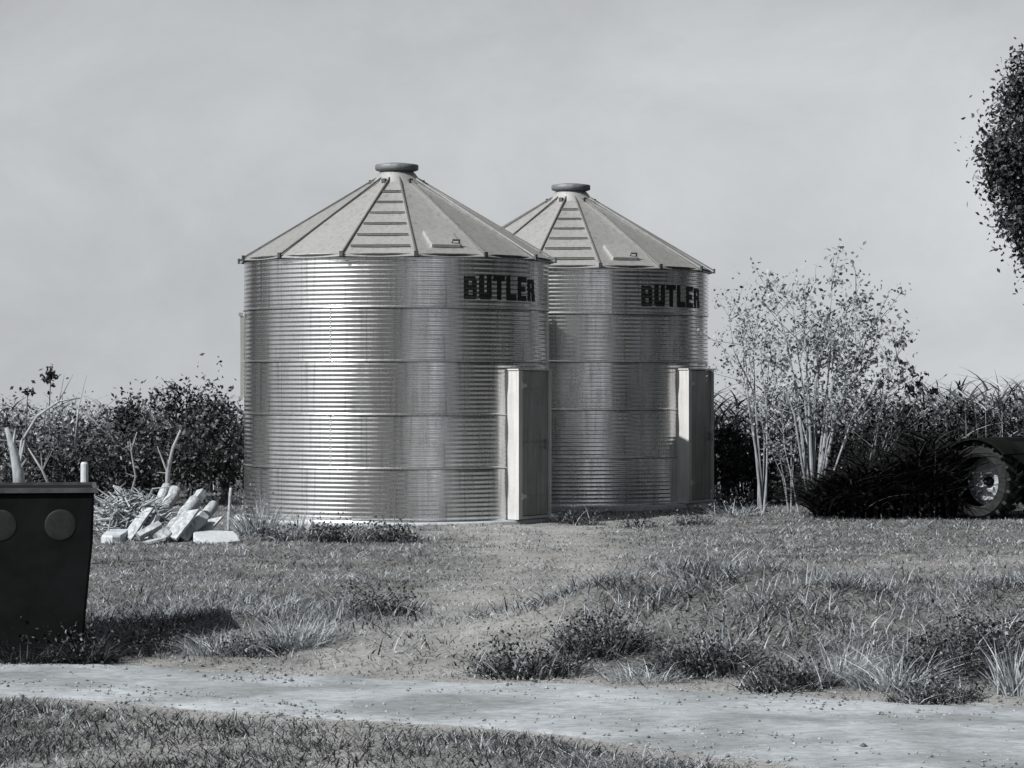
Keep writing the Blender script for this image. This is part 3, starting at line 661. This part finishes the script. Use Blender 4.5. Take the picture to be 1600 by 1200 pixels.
# ------------------------------------------------------------------ right: sapling thicket, cane, dark undergrowth
def fan_tree(name, label, cat, u, Y, stems, leafn, leafmat, leaf=.055, bark=None, r0=.03):
    X = px(u, Y); g = gh(X, Y); t = thing(name, label, cat, (X, Y, g))
    tips = []
    for (tu, tv, dy) in stems:
        e = Vector((px(tu, Y) - X, dy, pz(tv, Y) - g)); b = Vector((RNG.normal() * .05, RNG.normal() * .05, -.05))
        c = Vector((e.x * .38, e.y * .4, e.z * .55)) + Vector(RNG.normal(size=3) * .06); mb = MB()
        f = min(1.3, e.length / 3); mb.tube([b, b.lerp(c, .5) + Vector((RNG.normal() * .02, 0, 0)), c, c.lerp(e, .5) + Vector(RNG.normal(size=3) * .05), e], [r0 * f, r0 * .8 * f, r0 * .6 * f, r0 * .35 * f, r0 * .1], 6)
        for q in range(9):
            s = RNG.uniform(.35, .95); p = c.lerp(e, (s - .35) / .65); d = Vector((RNG.normal() * .28, RNG.normal() * .25, RNG.uniform(.15, .55))) * (e.z / 3.2); mb.tube([p, p + d * .6 + Vector(RNG.normal(size=3) * .03), p + d], [r0 * .3, r0 * .18, .003], 4); tips += [p + d, p + d * .6]
        tips += [e, c.lerp(e, .6), c.lerp(e, .8)]
        mb.obj('stem', bark or M_bark, t)
    T_ = np.array([tuple(p) for p in tips]); i = RNG.integers(0, len(T_), leafn)
    cs = RNG.uniform(.2, 1.25, len(T_))[i][:, None]; P = T_[i] + RNG.normal(size=(leafn, 3)) * np.array([.13, .12, .11]) * cs; V, Q = leaves_at(P, leaf * RNG.uniform(.6, 1.5, leafn), .55)
    link('foliage', mesh_np('foliage', V, Q), leafmat, t); return t
fan_tree('sapling_tree', 'pale many-stemmed sapling fanning out beside the farther bin, the largest of the thicket', 'tree', 1272, 41.0,
  [(1200, 440, .2), (1235, 470, -.3), (1262, 450, .3), (1300, 438, -.1), (1330, 470, .4), (1350, 505, -.2), (1392, 455, .1), (1370, 560, .3), (1412, 535, -.3), (1385, 500, .2), (1340, 440, -.3), (1428, 580, .1), (1290, 520, .5), (1215, 540, -.2), (1320, 590, -.4), (1245, 590, .4)], 3600, M_leafp, .07, None, .026)
fan_tree('sapling_tree', 'pale upright sapling close against the right flank of the farther bin', 'tree', 1192, 42.0,
  [(1138, 480, .1), (1150, 492, -.2), (1165, 470, .2), (1190, 510, -.2), (1215, 500, .3), (1150, 560, .0), (1200, 585, .2)], 1500, M_leafp, .05, None, .02)
fan_tree('sapling_tree', 'slim sapling with a few dark leaves leaning right above the cane', 'tree', 1350, 42.5,
  [(1408, 540, .1), (1430, 570, -.1), (1452, 590, .1), (1380, 600, 0), (1466, 610, 0)], 150, M_leafd, .12, None, .02)
fan_tree('sapling_tree', 'low bare sapling between the farther bin and the large sapling', 'tree', 1235, 41.6,
  [(1180, 640, .1), (1215, 610, -.1), (1250, 640, .1), (1268, 620, 0), (1200, 690, 0)], 700, M_leafp, .05, None, .022)
# dark leaf clusters scattered on the big sapling's outer twigs
for (u, v) in ((1412, 545), (1440, 572), (1400, 556)): pass
Cu = [(1245, 730, 5), (1160, 700, 5), (1200, 735, 5), (1130, 720, 4), (1290, 720, 5), (1340, 700, 5), (1390, 690, 5), (1440, 680, 5), (1500, 680, 5), (1550, 670, 5), (1610, 670, 5)]
labs = ['dark undergrowth bush right of the forked sapling base', 'dark undergrowth bush touching the farther bin door', 'dark undergrowth bush beneath the upright sapling', 'narrow dark undergrowth bush at the very flank of the farther bin', 'dark undergrowth bush under the largest sapling', 'dark undergrowth bush right of the largest sapling', 'dark undergrowth bush above the sloping dark heap', 'dark undergrowth bush under the slim leaning sapling', 'dark undergrowth bush left above the tyre', 'dark undergrowth bush directly behind the tyre', 'dark undergrowth bush at the right edge']
for (u, v, _), lb in zip(Cu, labs):
    Y = 44.5 + RNG.uniform(-.4, .8)
    sh(u, v - 45, 95, Y, 1500, M_leafd if u < 1300 else M_shade_leaf, .08, 26, 4, label=lb, group='undergrowth bushes right of the bins', cr=.28)  # bushes further right get leaves with shade in their colour
for u, v, w, lb in ((1345, 752, 120, 'low heap of brush coloured black for shade, sloping down to the grass'), (1430, 722, 110, 'heap of brush coloured black for shade, nearer the tyre')):
    sh(u, v, w, 40.4, 2200, M_shade_leaf, .08, 30, 6, label=lb, group='black brush heaps left of the machine', depth=.8, cr=.34, base=0)  # the shade on these heaps is painted into the leaves
# cane / maize: uncountable stand
def cane(u0, u1, n, Y0, Y1, top, mat, label, name='cane_stand', hv=.2):
    Vs = []; Qs = []; c = 0
    for k in range(n):
        Y = RNG.uniform(Y0, Y1); u = RNG.uniform(u0, u1); X = px(u, Y); g = gh(X, Y); h = (pz(top(u), Y) - g) * RNG.uniform(1 - hv, 1.04)
        m = 9; zz = np.linspace(.25, .95, m) * h * RNG.uniform(.95, 1.02, m); a = RNG.uniform(0, 6.28) + np.arange(m) * 2.4 + RNG.normal(size=m) * .3
        P = np.stack([X + 0 * zz, Y + 0 * zz, g + zz], -1)
        V, Q = blades(P, RNG.uniform(.35, .6, m), RNG.uniform(.45, 1.25, m), a, RNG.uniform(.03, .055, m), curve=.6, seg=4); Vs.append(V); Qs.append(Q + c); c += len(V)
        V, Q = blades(P[:1] * np.array([1, 1, 0]) + np.array([[0, 0, g]]), np.array([h]), np.array([RNG.uniform(0, .08)]), a[:1], np.array([.04]), seg=4); Vs.append(V); Qs.append(Q + c); c += len(V)
    return tag(link(name, mesh_np(name, np.concatenate(Vs), np.concatenate(Qs)), mat), label, 'cane', kind='stuff')
cane(1105, 1700, 420, 46, 50, lambda u: 622 + 10 * math.sin(u * .05) + (0 if u < 1480 else -6), M_cane, 'stand of tall cane with bent leaves behind the saplings and the machine')
cane(1500, 1720, 60, 44, 46, lambda u: 606, M_cane, 'taller cane leaves against the sky at the right edge')
cane(-150, 400, 150, 49, 53, lambda u: 640, M_cane, 'far cane seen between the bushes of the left hedge')
cane(1272, 1500, 330, 40.0, 41.0, lambda u: 792 - 98 * min(1, (u - 1268) / 190) ** .7, M_shade_leaf, 'wedge of rank growth left of the tyre, coloured black for shade', name='rank_growth', hv=.35)  # black blades paint the wedge of shade beside the machine
# far field cover so that no bare crest shows between plants
cane(-900, 3000, 700, 54, 60, lambda u: 655, M_cane, 'dense low cane field far behind the bins', name='cane_field')

# ------------------------------------------------------------------ big dark tree at the right edge
def big_tree(X, Y, zc, rad, label, n=42000, leaf=.16, mat=None, k=150, cr=.55, hang=()):
    g = gh(X, Y); t = thing('tree', label, 'tree', (X, Y, g))
    mb = MB(); mb.tube([(0, 0, -.2), (.05, 0, zc * .35 - g), (-.05, .1, zc * .7), (0, 0, zc - g + rad[2] * .5)], [.3, .24, .18, .06], 10); mb.obj('trunk', M_barkd, t, True)
    for q in range(8):
        a = q * .785 + RNG.normal() * .2; s = Vector((0, 0, zc * RNG.uniform(.5, .95))); e = Vector((math.cos(a) * rad[0] * .8, math.sin(a) * rad[1] * .8, zc + RNG.uniform(-.5, .7) * rad[2]))
        mb = MB(); mb.tube([s, s.lerp(e, .5) + Vector((0, 0, .2)), e], [.1, .06, .02], 6); mb.obj('limb', M_barkd, t)
    P = clumped(n, k, (0, 0, zc - g), rad, cr, .35)
    V, Q = leaves_at(P, leaf * RNG.uniform(.5, 1.4, len(P)), .55); link('crown', mesh_np('crown', V, Q), mat or M_leafd, t); return t
YT = 55.0
big_tree(px(1764, YT), YT, pz(262, YT), (2.75, 2.5, 3.2), 'dark leafy tree whose crown edge enters at the upper right', 120000, .11, M_leafd, 300, .46)

# added tree belts, unseen: placed so the steel walls mirror dark bands
def belt(segs, label):
    Vs = []; Qs = []; c = 0; mb = MB()
    for x0, y0, x1, y1, h, dn in segs:
        m = max(2, int(math.hypot(x1 - x0, y1 - y0) / dn))
        for k in range(m):
            f = (k + .5) / m; x = x0 + (x1 - x0) * f + RNG.normal() * .6; y = y0 + (y1 - y0) * f + RNG.normal() * .6; hh = h * RNG.uniform(.85, 1.1); g = gh(x, y)
            mb.tube([(x, y, g - .2), (x + .1, y, g + hh * .5), (x, y, g + hh * .9)], [hh * .02, hh * .014, .03], 7)
            P = clumped(900, 36, (x, y, g + hh * .54), (dn * .85, dn * .7, hh * .46), dn * .45, .2); V, Q = leaves_at(P, hh * .05 * RNG.uniform(.7, 1.5, len(P)), .7); Vs.append(V); Qs.append(Q + c); c += len(V)
    o = tag(link('mirror_tree_belt', mesh_np('mirror_tree_belt', np.concatenate(Vs), np.concatenate(Qs)), M_leafd), label, 'trees', kind='stuff'); mb.obj('trunks', M_barkd, o)
belt([(-38, -12, 7.8, -12, 32, 3.8)], 'tall unseen tree row added behind the viewpoint for the bins to mirror')
belt([(13.6, 28.5, 12.6, 49, 15, 2.2)], 'tall unseen tree row added along the right of the yard for the bins to mirror')
belt([(-25.5, 46, -18.5, 58, 10, 2.2)], 'unseen tree row added at the left rear of the yard for the bins to mirror')

# added unseen white building: its sunlit wall gives the bins their second bright streak
def mirror_barn():
    x0, x1, y0, y1, h = 14.0, 26.0, -30.0, 14.5, 11.5; g = gh(16, -5) - .4
    t = thing('mirror_barn', 'long white boarded building, unseen, added for the bins to mirror', 'mirror_barn', (x0, (y0 + y1) / 2, g)); hy = (y1 - y0) / 2; w = x1 - x0
    V = [(0, -hy, 0), (w, -hy, 0), (w, hy, 0), (0, hy, 0), (0, -hy, h), (w, -hy, h), (w, hy, h), (0, hy, h), (w / 2, -hy, h + 5), (w / 2, hy, h + 5)]
    link('wall', mesh_np('wall', V, [np.array([(0, 1, 5, 4), (1, 2, 6, 5), (2, 3, 7, 6), (3, 0, 4, 7)]), np.array([(4, 5, 8), (6, 7, 9)])]), M_mirror_barn, t)
    mb = MB()
    for s, xx in ((1, w * .25), (-1, w * .75)): mb.box((xx, 0, h + 2.6), (w * .5 / math.cos(math.atan2(5, w / 2)) + .6, y1 - y0 + 1, .12), Matrix.Rotation(-s * math.atan2(5, w / 2), 3, 'Y'))
    mb.obj('roof', M_mirror_barn, t)
    for k in range(5):
        mb = MB(); mb.box((-.03, -hy + 4 + k * 8, 1.9), (.06, 1.1, 1.3)); mb.obj('window', M_black, t)
    mb = MB(); mb.box((-.04, 0.3, 1.6), (.08, 3, 3.2)); mb.obj('door', M_dark, t)
M_mirror_barn = mottled('mirror_barn_boards', .68, .8, 3, .8, 0, .1)
mirror_barn()
def gravel():
    n = 6000; X = RNG.uniform(-5, 5, n); t = RNG.uniform(-.05, 1.05, n); Y = road_near(X) + (road_far(X) - road_near(X)) * t
    k = RNG.random(n) < .25 + .75 * (fbm(X, Y, 3, 44) > .1); X, Y = X[k], Y[k]; n = len(X); r = RNG.uniform(.004, .016, n) * RNG.uniform(.5, 1.4, n)
    P = np.stack([X, Y, ground_h(X, Y) + .016], -1); D = np.array([(1, 0, 0), (-1, 0, 0), (0, 1, 0), (0, -1, 0), (0, 0, .7), (0, 0, -.7)])
    V = P[:, None] + D[None] * r[:, None, None] * RNG.uniform(.6, 1.3, (n, 6, 1)); b = (np.arange(n) * 6)[:, None, None]
    return V.reshape(-1, 3), (b + np.array([(0, 2, 4), (2, 1, 4), (1, 3, 4), (3, 0, 4), (2, 0, 5), (1, 2, 5), (3, 1, 5), (0, 3, 5)])[None]).reshape(-1, 3)
V, Q = gravel(); tag(link('gravel', mesh_np('gravel', V, Q), M_stone), 'loose pale stones strewn over the dirt road', 'gravel', kind='stuff')
def near_verge():
    n = 42000; Y = RNG.uniform(13.2, 18.5, n); X = RNG.uniform(-4.2, 4.2, n)
    k = (Y < road_near(X) - .15 + .3 * fbm(X, Y, 2.3, 6)) & (RNG.random(n) < .35 + .65 * (fbm(X, Y, 1.9, 17) > -.1)) & (RNG.random(n) < sm(3.5, .5, X) * .9 + .1); X, Y = X[k], Y[k]; n = len(X)
    P = np.stack([X, Y, ground_h(X, Y) - .006], -1)
    return blades(P, RNG.uniform(.03, .10, n), RNG.uniform(.2, 1.3, n), RNG.uniform(0, 6.28, n), RNG.uniform(.006, .014, n), seg=2)
V, Q = near_verge(); tag(link('verge_blades', mesh_np('verge_blades', V, Q), M_weed), 'darker low blades in the grass on the near side of the road', 'weeds', kind='stuff')  # dark blades over the near strip, thinning out to the right

# ------------------------------------------------------------------ weeds and tussocks one can point at
def tf(u, v, wpx, hpx, n, mat, label, **k):
    ys = np.arange(13, 60, .05); xs_ = px(u, ys); hit = ground_h(xs_, ys) >= pz(v, ys); Y = float(ys[np.argmax(hit)]); X = px(u, Y)
    return tuft(k.pop('name', 'tussock'), label, k.pop('cat', 'grass tuft'), X, Y, wpx / F * Y, hpx / F * Y, n, mat, **k)
W_ = dict(name='weed_clump', cat='weeds')
tf(520, 846, 80, 30, 160, M_weed, 'dark low weeds at the foot of the nearer bin, left half of the strip', leafn=900, d=.35, leaf=.04, k=22, **W_)
tf(612, 847, 96, 32, 180, M_weed, 'dark low weeds at the foot of the nearer bin, right half of the strip', leafn=1000, d=.35, leaf=.04, k=24, **W_)
tf(405, 838, 60, 75, 240, M_dry, 'tall pale weeds against the left foot of the nearer bin', leafn=300, leafmat=M_leafp, leaf=.04, lean=(.05, .6), **W_)
tf(465, 842, 60, 50, 200, M_dry, 'pale grass in front of the nearer bin, left of the dark weeds', lean=(.1, .7))
tf(440, 846, 60, 20, 90, M_weed, 'small dark weed patch left of the white base of the nearer bin', leafn=300, leaf=.035, **W_)
tf(905, 820, 70, 26, 120, M_weed, 'dark weed clump at the foot of the farther bin, nearest the first door', leafn=600, leaf=.04, d=.4, **W_)
tf(1000, 824, 60, 16, 90, M_weed, 'small dark weeds below the middle of the farther bin', leafn=300, leaf=.035, d=.3, **W_)
tf(1080, 820, 70, 20, 110, M_weed, 'dark weeds below the farther bin door', leafn=360, leaf=.035, d=.3, **W_)
tf(1150, 806, 80, 34, 160, M_dry, 'dry weeds right of the farther bin door', leafn=200, leafmat=M_leafm, leaf=.04, d=.4)
tf(605, 960, 110, 34, 260, M_weed, 'dark weed clump on the slope left of the track', leafn=900, leaf=.03, d=.6, **W_)
tf(455, 1010, 130, 70, 420, M_dry, 'pale dry tussock left of the track, largest on that side', lean=(.1, 1.1), bw=.009)
tf(340, 1020, 110, 50, 260, M_dry, 'smaller dry tussock between the wagon box and the pale tussock', bw=.008)
tf(400, 1022, 120, 26, 200, M_weed, 'dark weeds on the verge below the dry tussocks', leafn=700, leaf=.025, **W_)
tf(250, 1020, 130, 34, 220, M_weed, 'dark weeds on the verge right of the wagon box', leafn=800, leaf=.025, **W_)
tf(135, 1036, 90, 60, 520, M_weed, 'rank dark grass growing around the foot of the wagon box', leafn=500, leaf=.03, bw=.009, **W_)
tf(45, 1036, 150, 55, 620, M_weed, 'dark grass under the left part of the wagon box', leafn=500, leaf=.03, bw=.009, **W_)
tf(940, 1025, 130, 70, 320, M_weed, 'tallest dark weed clump right of the track', leafn=1500, leaf=.028, k=26, **W_)
tf(820, 1055, 170, 52, 320, M_weed, 'wide dark weed clump beside the road, left end of the bank', leafn=1500, leaf=.028, k=28, **W_)
tf(1010, 1065, 130, 40, 260, M_dry, 'pale grass tuft at the foot of the bank, left of centre', bw=.008)
tf(1100, 1050, 160, 60, 320, M_weed, 'dark weed clump in the middle of the bank', leafn=1400, leaf=.028, k=26, **W_)
tf(1130, 1030, 50, 80, 90, M_dry, 'thin pale stalks standing out of the middle weeds', bw=.008, lean=(.05, .7))
tf(1230, 1078, 150, 46, 260, M_weed, 'dark weed clump below the pale stalks on the road edge', leafn=1000, leaf=.028, **W_)
tf(1310, 1062, 110, 80, 240, M_dry, 'tall pale tussock with arching blades on the bank', bw=.01, lean=(.1, 1.3))
tf(1400, 1075, 130, 84, 320, M_dry, 'widest pale tussock with splayed blades on the bank', bw=.01, lean=(.2, 1.4))
tf(1490, 1050, 170, 70, 340, M_weed, 'large dark weed clump on the right of the bank', leafn=1800, leaf=.03, k=30, **W_)
tf(1560, 1030, 120, 70, 260, M_weed, 'dark weed clump touching the right edge of the bank', leafn=1000, leaf=.03, **W_)
tf(1460, 1098, 150, 34, 240, M_weed, 'low dark weeds along the road edge at right', leafn=900, leaf=.026, **W_)
tf(1590, 1085, 70, 110, 160, M_dry, 'tall pale stalks at the lower right edge', bw=.01, lean=(.05, .6))
# rough long grass and dark weeds over the bank and slopes (uncountable)
def rough(n, lo, hi, thr, seed, wl):
    Y = RNG.uniform(17.2, 27, n); X = RNG.uniform(-4.2, 5.2, n); w = wear(X, Y); rf = road_far(X)
    f = fbm(X, Y, 2.3, seed); c = np.exp(-((Y - rf - 1.9 - .35 * np.maximum(X, 0)) / 1.7) ** 2) * (f > thr) * np.where(X > -.2, 1, .55)
    k = (Y > rf + .12) & (RNG.random(n) < c * (1 - w) * 1.2); X, Y, f = X[k], Y[k], f[k]; n = len(X)
    P = np.stack([X, Y, ground_h(X, Y) - .01], -1)
    return blades(P, RNG.uniform(lo, hi, n) * (.6 + .9 * np.clip(f - thr, 0, 1)), RNG.uniform(.1, 1.4, n), RNG.uniform(0, 6.28, n), RNG.uniform(*wl, n), seg=3)
V, Q = rough(34000, .08, .24, -.1, 31, (.005, .011)); tag(link('rough_grass', mesh_np('rough_grass', V, Q), M_dry), 'long dry grass on the bank beside the road', 'grass', kind='stuff')
V, Q = rough(42000, .06, .2, .05, 57, (.008, .018)); tag(link('bank_weeds', mesh_np('bank_weeds', V, Q), M_weed), 'dark broad-leaved weeds spread over the bank beside the road', 'weeds', kind='stuff')
